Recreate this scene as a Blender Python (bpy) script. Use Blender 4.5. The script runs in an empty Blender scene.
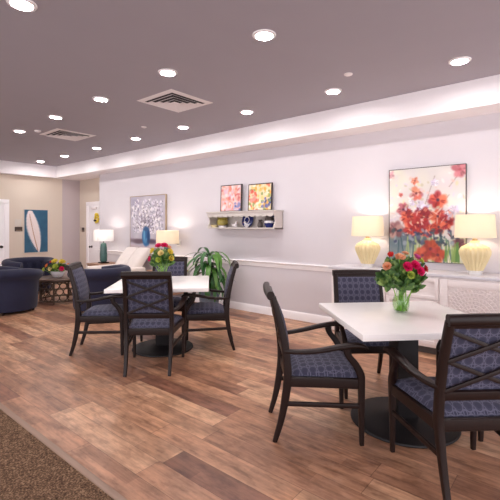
import bpy, bmesh, math, random
import numpy as np
from mathutils import Vector, Matrix
rnd = random.Random(7)
PI = math.pi
SC = bpy.context.scene
COL = SC.collection

# ------------------------------------------------------------------ camera, world, exposure
CAM_YAW = math.radians(39.8)
cam_d = bpy.data.cameras.new('camera')
cam_d.sensor_width = 36.0
cam_d.lens = 28.8
cam_d.shift_y = -0.048
cam_d.clip_start = 0.05
cam = bpy.data.objects.new('camera', cam_d)
COL.objects.link(cam)
cam.location = (0, 0, 1.4)
cam.rotation_euler = (PI / 2, 0, CAM_YAW)
SC.camera = cam

wd = bpy.data.worlds.new('world')
SC.world = wd
wd.use_nodes = True
wd.node_tree.nodes['Background'].inputs[0].default_value = (1.0, 0.94, 0.98, 1)
wd.node_tree.nodes['Background'].inputs[1].default_value = 1.0

LIGHT_E = 85.0          # emission of the downlight lenses
LAMP_W = 1.4           # table lamp bulbs
SC.view_settings.view_transform = 'Standard'
SC.view_settings.look = 'None'
SC.view_settings.gamma = 1.0
SC.view_settings.exposure = 1.45
SC.view_settings.use_curve_mapping = False
SC.cycles.max_bounces = 8
SC.cycles.diffuse_bounces = 5
SC.cycles.glossy_bounces = 4
SC.cycles.transmission_bounces = 8
SC.cycles.transparent_max_bounces = 8
SC.cycles.sample_clamp_indirect = 6.0
SC.cycles.caustics_reflective = False
SC.cycles.use_denoising = True

# ------------------------------------------------------------------ materials
def lin(c):
    return tuple((x / 12.92 if x <= 0.04045 else ((x + 0.055) / 1.055) ** 2.4) for x in c)

def rgb(r, g, b):
    return lin((r / 255, g / 255, b / 255)) + (1,)

def mat(name, col, rough=0.6, metal=0.0, var=0.0, scale=20.0, stretch=(1, 1, 1), bump=0.0, spec=0.5, coat=0.0, sheen=0.0):
    m = bpy.data.materials.new(name)
    m.use_nodes = True
    nt = m.node_tree
    b = nt.nodes['Principled BSDF']
    b.inputs['Roughness'].default_value = rough
    b.inputs['Metallic'].default_value = metal
    b.inputs['Specular IOR Level'].default_value = spec
    b.inputs['Coat Weight'].default_value = coat
    b.inputs['Sheen Weight'].default_value = sheen
    b.inputs['Base Color'].default_value = col
    if var > 0 or bump > 0:
        tc = nt.nodes.new('ShaderNodeTexCoord')
        mp = nt.nodes.new('ShaderNodeMapping')
        mp.inputs['Scale'].default_value = stretch
        nz = nt.nodes.new('ShaderNodeTexNoise')
        nz.inputs['Scale'].default_value = scale
        nz.inputs['Detail'].default_value = 4
        nt.links.new(tc.outputs['Object'], mp.inputs['Vector'])
        nt.links.new(mp.outputs['Vector'], nz.inputs['Vector'])
        if var > 0:
            mx = nt.nodes.new('ShaderNodeMix')
            mx.data_type = 'RGBA'
            mx.inputs[6].default_value = tuple(c * (1 - var) for c in col[:3]) + (1,)
            mx.inputs[7].default_value = tuple(min(1, c * (1 + var)) for c in col[:3]) + (1,)
            nt.links.new(nz.outputs['Fac'], mx.inputs[0])
            nt.links.new(mx.outputs[2], b.inputs['Base Color'])
        if bump > 0:
            bp = nt.nodes.new('ShaderNodeBump')
            bp.inputs['Strength'].default_value = bump
            bp.inputs['Distance'].default_value = 0.01
            nt.links.new(nz.outputs['Fac'], bp.inputs['Height'])
            nt.links.new(bp.outputs['Normal'], b.inputs['Normal'])
    return m

def emit_mat(name, col, strength):
    m = bpy.data.materials.new(name)
    m.use_nodes = True
    b = m.node_tree.nodes['Principled BSDF']
    b.inputs['Base Color'].default_value = (0.8, 0.8, 0.8, 1)
    b.inputs['Emission Color'].default_value = col
    b.inputs['Emission Strength'].default_value = strength
    return m

def glass_mat(name, col, rough=0.02):
    m = bpy.data.materials.new(name)
    m.use_nodes = True
    nt = m.node_tree
    out = nt.nodes['Material Output']
    nt.nodes.remove(nt.nodes['Principled BSDF'])
    tr = nt.nodes.new('ShaderNodeBsdfTransparent')
    tr.inputs[0].default_value = col
    gl = nt.nodes.new('ShaderNodeBsdfGlossy')
    gl.inputs['Roughness'].default_value = rough
    lw = nt.nodes.new('ShaderNodeLayerWeight')
    lw.inputs['Blend'].default_value = 0.5
    pw = nt.nodes.new('ShaderNodeMath'); pw.operation = 'POWER'
    pw.inputs[1].default_value = 4.0
    nt.links.new(lw.outputs['Facing'], pw.inputs[0])
    fr = nt.nodes.new('ShaderNodeMath'); fr.operation = 'MULTIPLY_ADD'
    fr.inputs[1].default_value = 0.3; fr.inputs[2].default_value = 0.035
    nt.links.new(pw.outputs[0], fr.inputs[0])
    mx = nt.nodes.new('ShaderNodeMixShader')
    nt.links.new(fr.outputs[0], mx.inputs[0])
    nt.links.new(tr.outputs[0], mx.inputs[1])
    nt.links.new(gl.outputs[0], mx.inputs[2])
    nt.links.new(mx.outputs[0], out.inputs['Surface'])
    return m

def shade_mat(name, col, glow):
    m = bpy.data.materials.new(name)
    m.use_nodes = True
    nt = m.node_tree
    out = nt.nodes['Material Output']
    nt.nodes.remove(nt.nodes['Principled BSDF'])
    d = nt.nodes.new('ShaderNodeBsdfDiffuse')
    d.inputs[0].default_value = col
    t = nt.nodes.new('ShaderNodeBsdfTranslucent')
    t.inputs[0].default_value = col
    mx = nt.nodes.new('ShaderNodeMixShader')
    mx.inputs[0].default_value = glow
    nt.links.new(d.outputs[0], mx.inputs[1])
    nt.links.new(t.outputs[0], mx.inputs[2])
    nt.links.new(mx.outputs[0], out.inputs['Surface'])
    return m

def ramp_mat(name, stops, scale, rough):
    k = NT(name)
    f = k.noise(k.n('ShaderNodeTexCoord').outputs['Object'], scale, 3, 0.6)
    k.t.links.new(k.ramp(f, stops), k.b.inputs['Base Color'])
    k.b.inputs['Roughness'].default_value = rough
    return k.m

class NT:
    """small node building helper"""
    def __init__(s, name):
        s.m = bpy.data.materials.new(name)
        s.m.use_nodes = True
        s.t = s.m.node_tree
        s.b = s.t.nodes['Principled BSDF']
    def n(s, t, **kw):
        nd = s.t.nodes.new(t)
        for k, v in kw.items():
            setattr(nd, k, v)
        return nd
    def put(s, sock, v):
        if hasattr(v, 'is_output'):
            s.t.links.new(v, sock)
        else:
            sock.default_value = v
    def math(s, op, a, b=0.0, c=0.0):
        nd = s.n('ShaderNodeMath', operation=op)
        s.put(nd.inputs[0], a)
        s.put(nd.inputs[1], b)
        s.put(nd.inputs[2], c)
        return nd.outputs[0]
    def mix(s, f, a, b, blend='MIX'):
        nd = s.n('ShaderNodeMix', data_type='RGBA', blend_type=blend)
        s.put(nd.inputs[0], f)
        s.put(nd.inputs[6], a)
        s.put(nd.inputs[7], b)
        return nd.outputs[2]
    def noise(s, vec, scale, detail=4, rough=0.55):
        nd = s.n('ShaderNodeTexNoise')
        s.put(nd.inputs['Vector'], vec)
        nd.inputs['Scale'].default_value = scale
        nd.inputs['Detail'].default_value = detail
        nd.inputs['Roughness'].default_value = rough
        return nd.outputs['Fac']
    def ramp(s, f, stops):
        nd = s.n('ShaderNodeValToRGB')
        e = nd.color_ramp.elements
        while len(e) < len(stops):
            e.new(0.5)
        for i, (p, c) in enumerate(stops):
            e[i].position = p
            e[i].color = c
        s.put(nd.inputs[0], f)
        return nd.outputs[0]
    def comb(s, x, y, z=0.0):
        nd = s.n('ShaderNodeCombineXYZ')
        s.put(nd.inputs[0], x); s.put(nd.inputs[1], y); s.put(nd.inputs[2], z)
        return nd.outputs[0]

def wood_floor():
    k = NT('plank_floor')
    tc = k.n('ShaderNodeTexCoord')
    sp = k.n('ShaderNodeSeparateXYZ')
    k.t.links.new(tc.outputs['Object'], sp.inputs[0])
    X, Y = sp.outputs[0], sp.outputs[1]
    W, L = 0.165, 1.1
    v = k.math('DIVIDE', Y, W)
    row = k.math('FLOOR', v)
    wn = k.n('ShaderNodeTexWhiteNoise', noise_dimensions='1D')
    k.put(wn.inputs['W'], row)
    u = k.math('ADD', k.math('DIVIDE', X, L), k.math('MULTIPLY', wn.outputs['Value'], 7.3))
    colm = k.math('FLOOR', u)
    w2 = k.n('ShaderNodeTexWhiteNoise', noise_dimensions='2D')
    k.put(w2.inputs['Vector'], k.comb(row, colm))
    tone = w2.outputs['Value']
    # grain, shifted per plank
    gx = k.math('ADD', k.math('MULTIPLY', X, 1.6), k.math('MULTIPLY', tone, 40.0))
    grain = k.noise(k.comb(gx, k.math('MULTIPLY', Y, 22.0), k.math('MULTIPLY', tone, 9.0)), 1.6, 6, 0.65)
    blotch = k.noise(k.comb(k.math('ADD', k.math('MULTIPLY', X, 1.8), k.math('MULTIPLY', tone, 25.0)), k.math('MULTIPLY', Y, 6.0)), 1.7, 4, 0.6)
    base = k.ramp(tone, [(0.0, rgb(136, 92, 74)), (0.16, rgb(168, 122, 95)), (0.6, rgb(188, 141, 110)), (1.0, rgb(208, 165, 132))])
    g2 = k.ramp(grain, [(0.3, (0.66, 0.62, 0.6, 1)), (0.55, (1, 1, 1, 1)), (0.75, (1.16, 1.15, 1.14, 1))])
    b2 = k.ramp(blotch, [(0.32, (0.62, 0.58, 0.56, 1)), (0.5, (0.98, 0.98, 0.98, 1)), (0.7, (1.18, 1.18, 1.18, 1))])
    # shorter hand-scraped strips inside the planks
    r3 = k.math('FLOOR', k.math('DIVIDE', Y, W / 2))
    wn3 = k.n('ShaderNodeTexWhiteNoise', noise_dimensions='1D')
    k.put(wn3.inputs['W'], k.math('ADD', r3, 71.3))
    c3 = k.math('FLOOR', k.math('ADD', k.math('DIVIDE', X, 0.52), k.math('MULTIPLY', wn3.outputs['Value'], 5.7)))
    w4 = k.n('ShaderNodeTexWhiteNoise', noise_dimensions='2D')
    k.put(w4.inputs['Vector'], k.comb(r3, c3))
    s4 = k.ramp(w4.outputs['Value'], [(0.0, (0.8, 0.77, 0.76, 1)), (0.3, (0.97, 0.97, 0.97, 1)), (1.0, (1.1, 1.09, 1.08, 1))])
    cl = k.noise(k.comb(k.math('MULTIPLY', X, 3.0), k.math('MULTIPLY', Y, 7.0)), 2.2, 5, 0.65)
    s5 = k.ramp(cl, [(0.36, (0.72, 0.68, 0.66, 1)), (0.5, (1, 1, 1, 1)), (0.66, (1.14, 1.13, 1.12, 1))])
    base = k.mix(1.0, base, s4, 'MULTIPLY')
    base = k.mix(1.0, base, s5, 'MULTIPLY')
    c = k.mix(1.0, base, g2, 'MULTIPLY')
    c = k.mix(1.0, c, b2, 'MULTIPLY')
    fv = k.math('FRACT', v)
    fu = k.math('FRACT', u)
    ev = k.math('MINIMUM', fv, k.math('SUBTRACT', 1.0, fv))
    eu = k.math('MULTIPLY', k.math('MINIMUM', fu, k.math('SUBTRACT', 1.0, fu)), L / W)
    edge = k.math('LESS_THAN', k.math('MINIMUM', ev, eu), 0.012)
    c = k.mix(k.math('MULTIPLY', edge, 0.55), c, rgb(70, 44, 34))
    k.t.links.new(c, k.b.inputs['Base Color'])
    k.t.links.new(k.math('ADD', 0.27, k.math('MULTIPLY', blotch, 0.22)), k.b.inputs['Roughness'])
    bp = k.n('ShaderNodeBump')
    bp.inputs['Strength'].default_value = 0.12
    bp.inputs['Distance'].default_value = 0.004
    k.t.links.new(grain, bp.inputs['Height'])
    k.t.links.new(bp.outputs['Normal'], k.b.inputs['Normal'])
    return k.m

def carpet_mat():
    k = NT('carpet_pile')
    tc = k.n('ShaderNodeTexCoord')
    f = k.noise(tc.outputs['Object'], 95, 3, 0.7)
    g = k.noise(tc.outputs['Object'], 24, 3, 0.6)
    s = k.math('ADD', k.math('MULTIPLY', f, 0.75), k.math('MULTIPLY', g, 0.25))
    c = k.ramp(s, [(0.36, rgb(58, 43, 34)), (0.5, rgb(106, 82, 64)), (0.64, rgb(162, 132, 106))])
    k.t.links.new(c, k.b.inputs['Base Color'])
    k.b.inputs['Roughness'].default_value = 0.95
    k.b.inputs['Specular IOR Level'].default_value = 0.1
    bp = k.n('ShaderNodeBump')
    bp.inputs['Strength'].default_value = 0.6
    bp.inputs['Distance'].default_value = 0.008
    k.t.links.new(f, bp.inputs['Height'])
    k.t.links.new(bp.outputs['Normal'], k.b.inputs['Normal'])
    return k.m

def ring_fabric(name, vertical):
    """navy upholstery woven with a lattice of pale rings"""
    k = NT(name)
    tc = k.n('ShaderNodeTexCoord')
    sp = k.n('ShaderNodeSeparateXYZ')
    k.t.links.new(tc.outputs['Object'], sp.inputs[0])
    P = 0.054
    sn = k.n('ShaderNodeSeparateXYZ')
    k.t.links.new(tc.outputs['Normal'], sn.inputs[0])
    nx = k.math('GREATER_THAN', k.math('ABSOLUTE', sn.outputs[0]), 0.72)
    nz_ = k.math('GREATER_THAN', k.math('ABSOLUTE', sn.outputs[2]), 0.6)
    uu = k.math('ADD', k.math('MULTIPLY', sp.outputs[0], k.math('SUBTRACT', 1.0, nx)), k.math('MULTIPLY', sp.outputs[1], nx))
    vv = k.math('ADD', k.math('MULTIPLY', sp.outputs[2], k.math('SUBTRACT', 1.0, nz_)), k.math('MULTIPLY', sp.outputs[1], nz_))
    u = k.math('DIVIDE', uu, P)
    v = k.math('DIVIDE', vv, P)
    def ring(du, dv, rad, w):
        fu = k.math('SUBTRACT', k.math('FRACT', k.math('ADD', u, du + 20.0)), 0.5)
        fv = k.math('SUBTRACT', k.math('FRACT', k.math('ADD', v, dv + 20.0)), 0.5)
        d = k.math('SQRT', k.math('ADD', k.math('MULTIPLY', fu, fu), k.math('MULTIPLY', fv, fv)))
        return k.math('LESS_THAN', k.math('ABSOLUTE', k.math('SUBTRACT', d, rad)), w)
    r1 = ring(0, 0, 0.45, 0.045)
    r2 = ring(0.5, 0.5, 0.17, 0.05)
    r3 = ring(0, 0, 0.33, 0.03)
    lines = k.math('MAXIMUM', k.math('MAXIMUM', r1, r2), k.math('MULTIPLY', r3, 0.25))
    nz = k.noise(tc.outputs['Object'], 400, 2, 0.6)
    base = k.mix(nz, rgb(36, 36, 56), rgb(62, 61, 84))
    c = k.mix(k.math('MULTIPLY', lines, 0.36), base, rgb(132, 130, 152))
    k.t.links.new(c, k.b.inputs['Base Color'])
    k.b.inputs['Roughness'].default_value = 0.85
    k.b.inputs['Sheen Weight'].default_value = 0.05
    return k.m

def wall_mat(name, col):
    return mat(name, col, 0.75, var=0.025, scale=3.0, bump=0.03)

M = dict(
    floor=wood_floor(), carpet=carpet_mat(),
    strip=mat('transition_strip', rgb(150, 122, 104), 0.45, var=0.1, scale=30, stretch=(0.2, 4, 4)),
    ceiling=wall_mat('ceiling_paint', rgb(166, 160, 168)),
    wall=wall_mat('wall_paint', rgb(213, 208, 213)),
    beige=wall_mat('beige_paint', rgb(216, 203, 188)),
    pier=wall_mat('pier_paint', rgb(192, 180, 182)),
    white=mat('white_trim', rgb(248, 245, 247), 0.45, var=0.015, scale=5),
    soffit=wall_mat('soffit_paint', rgb(246, 241, 243)),
    wood=mat('dark_wood', rgb(31, 17, 14), 0.4, var=0.35, scale=14, stretch=(6, 6, 0.8), spec=0.3),
    seat_fab=ring_fabric('ring_fabric_seat', False), back_fab=ring_fabric('ring_fabric_back', True),
    top=mat('white_quartz', rgb(250, 246, 243), 0.22, var=0.03, scale=9),
    black=mat('black_iron', rgb(24, 21, 23), 0.5, var=0.2, scale=30, spec=0.3),
    navy=mat('navy_velvet', rgb(20, 22, 52), 0.8, var=0.3, scale=7, sheen=0.12),
    cream_leather=mat('cream_leather', rgb(230, 220, 214), 0.5, var=0.06, scale=10, bump=0.1),
    console=mat('whitewashed_wood', rgb(242, 234, 232), 0.6, var=0.09, scale=12, stretch=(1, 1, 7), bump=0.08),
    console_dark=mat('toe_kick', rgb(70, 60, 56), 0.7, var=0.1),
    ctop=mat('console_top', rgb(214, 212, 218), 0.35, var=0.06, scale=8),
    bronze=mat('dark_bronze', rgb(52, 44, 42), 0.4, metal=0.7, var=0.15),
    gold=mat('brass_metal', rgb(176, 150, 110), 0.35, metal=0.8, var=0.12),
    latt=mat('bronze_lattice', rgb(84, 68, 56), 0.45, metal=0.3, var=0.15),
    tabletop=mat('walnut_top', rgb(92, 72, 62), 0.3, var=0.2, scale=10, stretch=(1, 6, 1)),
    endwood=mat('end_table_wood', rgb(170, 130, 104), 0.4, var=0.15, scale=8, stretch=(1, 6, 1)),
    glass=glass_mat('clear_glass', (0.93, 0.97, 0.93, 1)),
    water=glass_mat('vase_water', (0.88, 0.97, 0.76, 1)),
    acrylic=mat('clear_acrylic', rgb(226, 224, 222), 0.15),
    ceram=mat('cream_ceramic', rgb(229, 213, 166), 0.25, var=0.05, scale=12),
    teal=mat('teal_ceramic', rgb(62, 96, 92), 0.2, var=0.25, scale=14),
    shade_w=shade_mat('white_shade', rgb(250, 248, 247), 0.35),
    shade_c=shade_mat('cream_shade', rgb(246, 237, 217), 0.26),
    vent=mat('vent_metal', rgb(236, 228, 228), 0.5, var=0.03),
    duct=mat('duct_dark', rgb(60, 52, 52), 0.8, var=0.1),
    lens=emit_mat('downlight_lens', (1.0, 0.94, 0.915, 1), LIGHT_E),
    bulb=emit_mat('warm_bulb', (1.0, 0.86, 0.66, 1), 5.0),
    dark=mat('plaque_bronze', rgb(74, 60, 54), 0.45, metal=0.3, var=0.1),
    leaf=mat('plant_leaf', rgb(44, 96, 40), 0.4, var=0.35, scale=9),
    leaf2=mat('plant_leaf_light', rgb(92, 140, 62), 0.4, var=0.3, scale=9),
    leaf3=ramp_mat('greenery', [(0.3, rgb(36, 66, 30)), (0.5, rgb(74, 112, 52)), (0.68, rgb(150, 172, 92))], 16, 0.5),
    stem=mat('flower_stem', rgb(132, 178, 66), 0.5, var=0.2),
    cane=mat('plant_cane', rgb(120, 100, 72), 0.8, var=0.2),
    soil=mat('potting_soil', rgb(60, 46, 38), 0.95, var=0.3, scale=60),
    pot=mat('slate_pot', rgb(96, 110, 124), 0.4, var=0.15),
    bowl=mat('white_porcelain', rgb(236, 234, 240), 0.2, var=0.02),
    pink=mat('hot_pink_petal', rgb(228, 34, 112), 0.6, var=0.2, scale=40),
    red=mat('red_petal', rgb(206, 40, 38), 0.6, var=0.2, scale=40),
    peach=mat('peach_petal', rgb(236, 178, 140), 0.6, var=0.12, scale=40),
    creamp=mat('cream_petal', rgb(240, 222, 160), 0.6, var=0.1, scale=40),
    yellow=mat('yellow_petal', rgb(226, 204, 84), 0.6, var=0.15, scale=40),
    lime=mat('lime_petal', rgb(186, 200, 86), 0.6, var=0.15, scale=40),
    purple=mat('purple_petal', rgb(206, 84, 150), 0.6, var=0.2, scale=40),
    orange=mat('orange_petal', rgb(222, 128, 62), 0.6, var=0.15, scale=40),
    shelf=mat('shelf_paint', rgb(206, 198, 192), 0.6, var=0.08, scale=14, stretch=(1, 1, 5)),
    olive=mat('olive_glaze', rgb(150, 136, 62), 0.3, var=0.35, scale=25),
    blueg=mat('blue_glaze', rgb(34, 44, 104), 0.25, var=0.3, scale=25),
    china=mat('white_china', rgb(234, 230, 232), 0.3, var=0.03),
    greyg=mat('grey_glaze', rgb(92, 82, 78), 0.35, var=0.3, scale=25),
    frame=mat('dark_frame', rgb(50, 38, 36), 0.4, var=0.15),
    canvas_side=mat('canvas_edge', rgb(214, 206, 196), 0.8, var=0.05),
    champagne=mat('champagne_frame', rgb(176, 156, 132), 0.4, metal=0.3, var=0.1),
    plate=mat('white_plastic', rgb(236, 232, 230), 0.4, var=0.02),
    wreath=mat('yellow_wreath', rgb(222, 196, 60), 0.7, var=0.3, scale=60),
    ribbon=mat('black_ribbon', rgb(30, 26, 26), 0.6, var=0.1),
)

def paint_mat():
    k = NT('painted_canvas')
    a = k.n('ShaderNodeVertexColor', layer_name='paint')
    nz = k.noise(k.n('ShaderNodeTexCoord').outputs['Object'], 60, 3, 0.6)
    bp = k.n('ShaderNodeBump')
    bp.inputs['Strength'].default_value = 0.2
    bp.inputs['Distance'].default_value = 0.003
    k.t.links.new(nz, bp.inputs['Height'])
    k.t.links.new(bp.outputs['Normal'], k.b.inputs['Normal'])
    k.t.links.new(a.outputs[0], k.b.inputs['Base Color'])
    k.b.inputs['Roughness'].default_value = 0.7
    return k.m
M['paint'] = paint_mat()

# ------------------------------------------------------------------ object helpers
def empty(name, loc=(0, 0, 0), rz=0.0, label=None, cat=None, group=None):
    o = bpy.data.objects.new(name, None)
    o.empty_display_size = 0.1
    COL.objects.link(o)
    o.location = loc
    o.rotation_euler = (0, 0, rz)
    tag(o, label, cat, group)
    return o

def tag(o, label=None, cat=None, group=None, kind=None):
    if label: o['label'] = label
    if cat: o['category'] = cat
    if group: o['group'] = group
    if kind: o['kind'] = kind
    return o

def catmull(pts, n=5):
    P = [Vector(p) for p in pts]
    if len(P) < 3:
        return P
    out = []
    for i in range(len(P) - 1):
        p0 = P[max(i - 1, 0)]; p1 = P[i]; p2 = P[i + 1]; p3 = P[min(i + 2, len(P) - 1)]
        for j in range(n):
            t = j / n
            out.append(0.5 * ((2 * p1) + (p2 - p0) * t + (2 * p0 - 5 * p1 + 4 * p2 - p3) * t * t + (3 * p1 - p0 - 3 * p2 + p3) * t ** 3))
    out.append(P[-1])
    return out

class MB:
    def __init__(s):
        s.bm = bmesh.new()
    def box(s, c, d, rot=None, bev=0.0):
        r = bmesh.ops.create_cube(s.bm, size=1.0)
        vs = r['verts']
        for v in vs:
            v.co = Vector((v.co.x * d[0], v.co.y * d[1], v.co.z * d[2]))
        if bev > 0:
            es = list({e for v in vs for e in v.link_edges})
            rb = bmesh.ops.bevel(s.bm, geom=es, offset=bev, segments=2, affect='EDGES', profile=0.6)
            vs = list({v for v in rb['verts']} | {v for v in vs if v.is_valid})
        m = Matrix.Translation(Vector(c)) @ (rot.to_4x4() if rot else Matrix.Identity(4))
        for v in vs:
            v.co = m @ v.co
        return s
    def box2(s, a, b, bev=0.0):
        c = [(a[i] + b[i]) / 2 for i in range(3)]
        d = [abs(b[i] - a[i]) for i in range(3)]
        return s.box(c, d, None, bev)
    def rings(s, rings, close_u=True, cap=True):
        vr = [[s.bm.verts.new(p) for p in r] for r in rings]
        n = len(vr[0])
        for a, b in zip(vr[:-1], vr[1:]):
            for i in range(n if close_u else n - 1):
                j = (i + 1) % n
                try: s.bm.faces.new((a[i], a[j], b[j], b[i]))
                except ValueError: pass
        if cap and close_u:
            s.bm.faces.new(vr[0][::-1]); s.bm.faces.new(vr[-1])
        return vr
    def sweep(s, pts, sizes, ref=(1, 0, 0), smooth=5, power=4.0, nseg=12):
        """rounded rectangle swept on a path; sizes (along ref, across) per control point"""
        P = catmull(pts, smooth) if smooth > 1 else [Vector(p) for p in pts]
        m = len(P)
        k = len(sizes)
        rs = []
        for i, p in enumerate(P):
            T = (P[min(i + 1, m - 1)] - P[max(i - 1, 0)]).normalized()
            S = Vector(ref) - T * T.dot(Vector(ref))
            S.normalize()
            U = T.cross(S)
            f = i / (m - 1) * (k - 1) if k > 1 else 0
            a = int(min(f, max(k - 2, 0))); w = f - a
            q = sizes[a]; q2 = sizes[min(a + 1, k - 1)]
            hw = (q[0] * (1 - w) + q2[0] * w) / 2; hh = (q[1] * (1 - w) + q2[1] * w) / 2
            ring = []
            for j in range(nseg):
                an = 2 * PI * (j + 0.5) / nseg
                c, sn = math.cos(an), math.sin(an)
                x = math.copysign(abs(c) ** (2 / power), c); y = math.copysign(abs(sn) ** (2 / power), sn)
                ring.append(p + S * x * hw + U * y * hh)
            rs.append(ring)
        s.rings(rs)
        return s
    def tube(s, pts, rad, nseg=8, smooth=4):
        if not isinstance(rad, (list, tuple)):
            rad = [rad, rad]
        p = [Vector(q) for q in pts]
        d = p[-1] - p[0]
        ref = (1, 0, 0) if abs(d.normalized().x) < 0.8 else (0, 1, 0)
        return s.sweep(pts, [(2 * r, 2 * r) for r in rad], ref, smooth, 2.0, nseg)
    def lathe(s, prof, n=28, c=(0, 0, 0), flute=0.0, nf=0, sx=1.0, sy=1.0, cap=True):
        rs = []
        for r, z in prof:
            rr = max(r, 1e-4)
            rs.append([Vector((c[0] + sx * rr * (1 + flute * math.cos(nf * 2 * PI * i / n)) * math.cos(2 * PI * i / n),
                               c[1] + sy * rr * (1 + flute * math.cos(nf * 2 * PI * i / n)) * math.sin(2 * PI * i / n), c[2] + z)) for i in range(n)])
        s.rings(rs, cap=cap)
        return s
    def ball(s, c, r, sx=1, sy=1, sz=1, u=10, v=7):
        res = bmesh.ops.create_uvsphere(s.bm, u_segments=u, v_segments=v, radius=r)
        for q in res['verts']:
            q.co = Vector((q.co.x * sx + c[0], q.co.y * sy + c[1], q.co.z * sz + c[2]))
        return s
    def grid(s, fn, nu, nv):
        vs = [[s.bm.verts.new(fn(i / nu, j / nv)) for j in range(nv + 1)] for i in range(nu + 1)]
        for i in range(nu):
            for j in range(nv):
                s.bm.faces.new((vs[i][j], vs[i + 1][j], vs[i + 1][j + 1], vs[i][j + 1]))
        return s
    def build(s, name, m, parent=None, ang=40, loc=None, recalc=True):
        if recalc:
            bmesh.ops.recalc_face_normals(s.bm, faces=s.bm.faces[:])
        me = bpy.data.meshes.new(name)
        s.bm.to_mesh(me)
        s.bm.free()
        if ang:
            me.shade_smooth()
            try: me.set_sharp_from_angle(angle=math.radians(ang))
            except Exception: pass
        me.materials.append(M[m] if isinstance(m, str) else m)
        o = bpy.data.objects.new(name, me)
        COL.objects.link(o)
        if parent: o.parent = parent
        if loc: o.location = loc
        return o

def copy_tree(o, parent=None):
    c = o.copy()
    COL.objects.link(c)
    if parent:
        c.parent = parent
    for ch in list(o.children):
        copy_tree(ch, c)
    return c

def struct(name, mb, m, ang=40):
    return tag(mb.build(name, m, None, ang), kind='structure')

# a position measured to the right of and ahead of the viewpoint, on the room's axes
def pos(r, t, z=0.0):
    return Vector((-0.64 * t + 0.768 * r, 0.768 * t + 0.64 * r, z))
def yaw(r, t):
    v = pos(r, t)
    return math.atan2(-v.x, v.y)

# ------------------------------------------------------------------ room shell
HC, HB = 2.915, 2.627
YW, YA, XL, XE = 5.04, 5.38, -10.5, -8.88
struct('floor', MB().box2((-10.6, 1.165, -0.05), (3.2, 5.5, 0.0)), 'floor', 0)
struct('floor_carpet', MB().box2((-10.6, -3.2, -0.05), (3.2, 1.125, 0.002)), 'carpet', 0)
struct('trim_1', MB().box2((-10.6, 1.125, -0.05), (3.2, 1.165, 0.008), 0.003), 'strip')
struct('ceiling', MB().box2((-10.6, -3.2, HC), (3.2, 5.5, HC + 0.1)), 'ceiling', 0)
struct('wall_right', MB().box2((XE, YW, 0), (3.2, YW + 0.12, HC)), 'wall', 0)
struct('wall_left', MB().box2((XL - 0.1, -3.2, 0), (XL, 4.91, HC)), 'beige', 0)
struct('wall_pier', MB().box2((XL - 0.1, 4.91, 0), (XL + 0.004, YA, HC)), 'pier', 0)
struct('wall_alcove', MB().box2((XL - 0.1, YA, 0), (XE + 0.3, YA + 0.1, HC)), 'beige', 0)
sf = MB()
sf.box2((XL, 4.66, HB), (3.2, YA, HC - 0.001))
sf.box2((XL, -3.2, HB), (XL + 0.2, 4.66, HC - 0.001))
struct('ceiling_soffit', sf, 'soffit', 0)
def moulding(name, prof, a, b, nrm):
    """profile (out, z) swept along the straight line a to b; nrm points into the room"""
    rs = []
    for p in (a, b):
        rs.append([Vector((p[0] + nrm[0] * o, p[1] + nrm[1] * o, z)) for o, z in prof])
    mb = MB(); mb.rings(rs)
    return struct(name, mb, 'white', 25)
BASE = [(0, 0), (0.018, 0), (0.018, 0.095), (0.013, 0.108), (0.006, 0.122), (0, 0.122)]
RAIL = [(0, 0.755), (0.012, 0.755), (0.014, 0.772), (0.02, 0.785), (0.02, 0.803), (0.03, 0.816), (0.036, 0.83), (0.03, 0.838), (0, 0.838)]
moulding('baseboard_right', BASE, (XE, YW), (3.2, YW), (0, -1))
moulding('baseboard_left', BASE, (XL, -3.2), (XL, 2.5), (1, 0))
moulding('baseboard_corner', BASE, (XL, 3.68), (XL, YA), (1, 0))
moulding('trim_2', RAIL, (XE, YW), (3.2, YW), (0, -1))

def door(name, parent_loc, rz):
    """local: opening along +x, wall plane at y=0, room on -y"""
    r = empty(name, parent_loc, rz); tag(r, kind='structure')
    lf = MB()
    w, h = 0.90, 1.93
    lf.box2((0, -0.012, 0.01), (w, 0.0, h))
    for z0, z1 in ((0.2, 0.86), (1.0, 1.8)):
        lf.box2((0.13, -0.017, z0), (w - 0.13, -0.011, z1), 0.003)
        lf.box2((0.19, -0.026, z0 + 0.06), (w - 0.19, -0.015, z1 - 0.06), 0.005)
    o = lf.build('door_leaf', 'white', r); tag(o, kind='structure')
    fr = MB()
    fr.box2((-0.1, -0.03, 0), (0, 0.0, h + 0.095), 0.006)
    fr.box2((w, -0.03, 0), (w + 0.1, 0.0, h + 0.095), 0.006)
    fr.box2((-0.1, -0.034, h), (w + 0.1, 0.0, h + 0.1), 0.006)
    o = fr.build('door_frame', 'white', r); tag(o, kind='structure')
    return r
d1 = door('door_1', (XL, 3.54, 0), -PI / 2)          # leaf runs toward -y
# that yaw turns local -y to face -x, so mirror the frame to face the room
d1.rotation_euler = (0, 0, PI / 2)
d1.location = (XL, 2.64, 0)
d2 = door('door_2', (-10.0, YA, 0), 0)
def knob(parent, x, z):
    k = MB()
    k.tube([(x, -0.012, z), (x, -0.018, z)], [0.034, 0.032], 16, 1)
    k.tube([(x, -0.018, z), (x, -0.06, z)], [0.01, 0.01], 10, 1)
    k.ball((x, -0.072, z), 0.028, 1, 0.8, 1, 14, 9)
    o = k.build('door_knob', 'bronze', parent); tag(o, kind='structure')
knob(d1, 0.83, 0.91)
knob(d2, 0.17, 0.86)
o = MB().box2((0.18, -0.05, 1.83), (0.42, -0.02, 1.88), 0.005).build('door_closer', 'vent', d2); tag(o, kind='structure')

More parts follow.
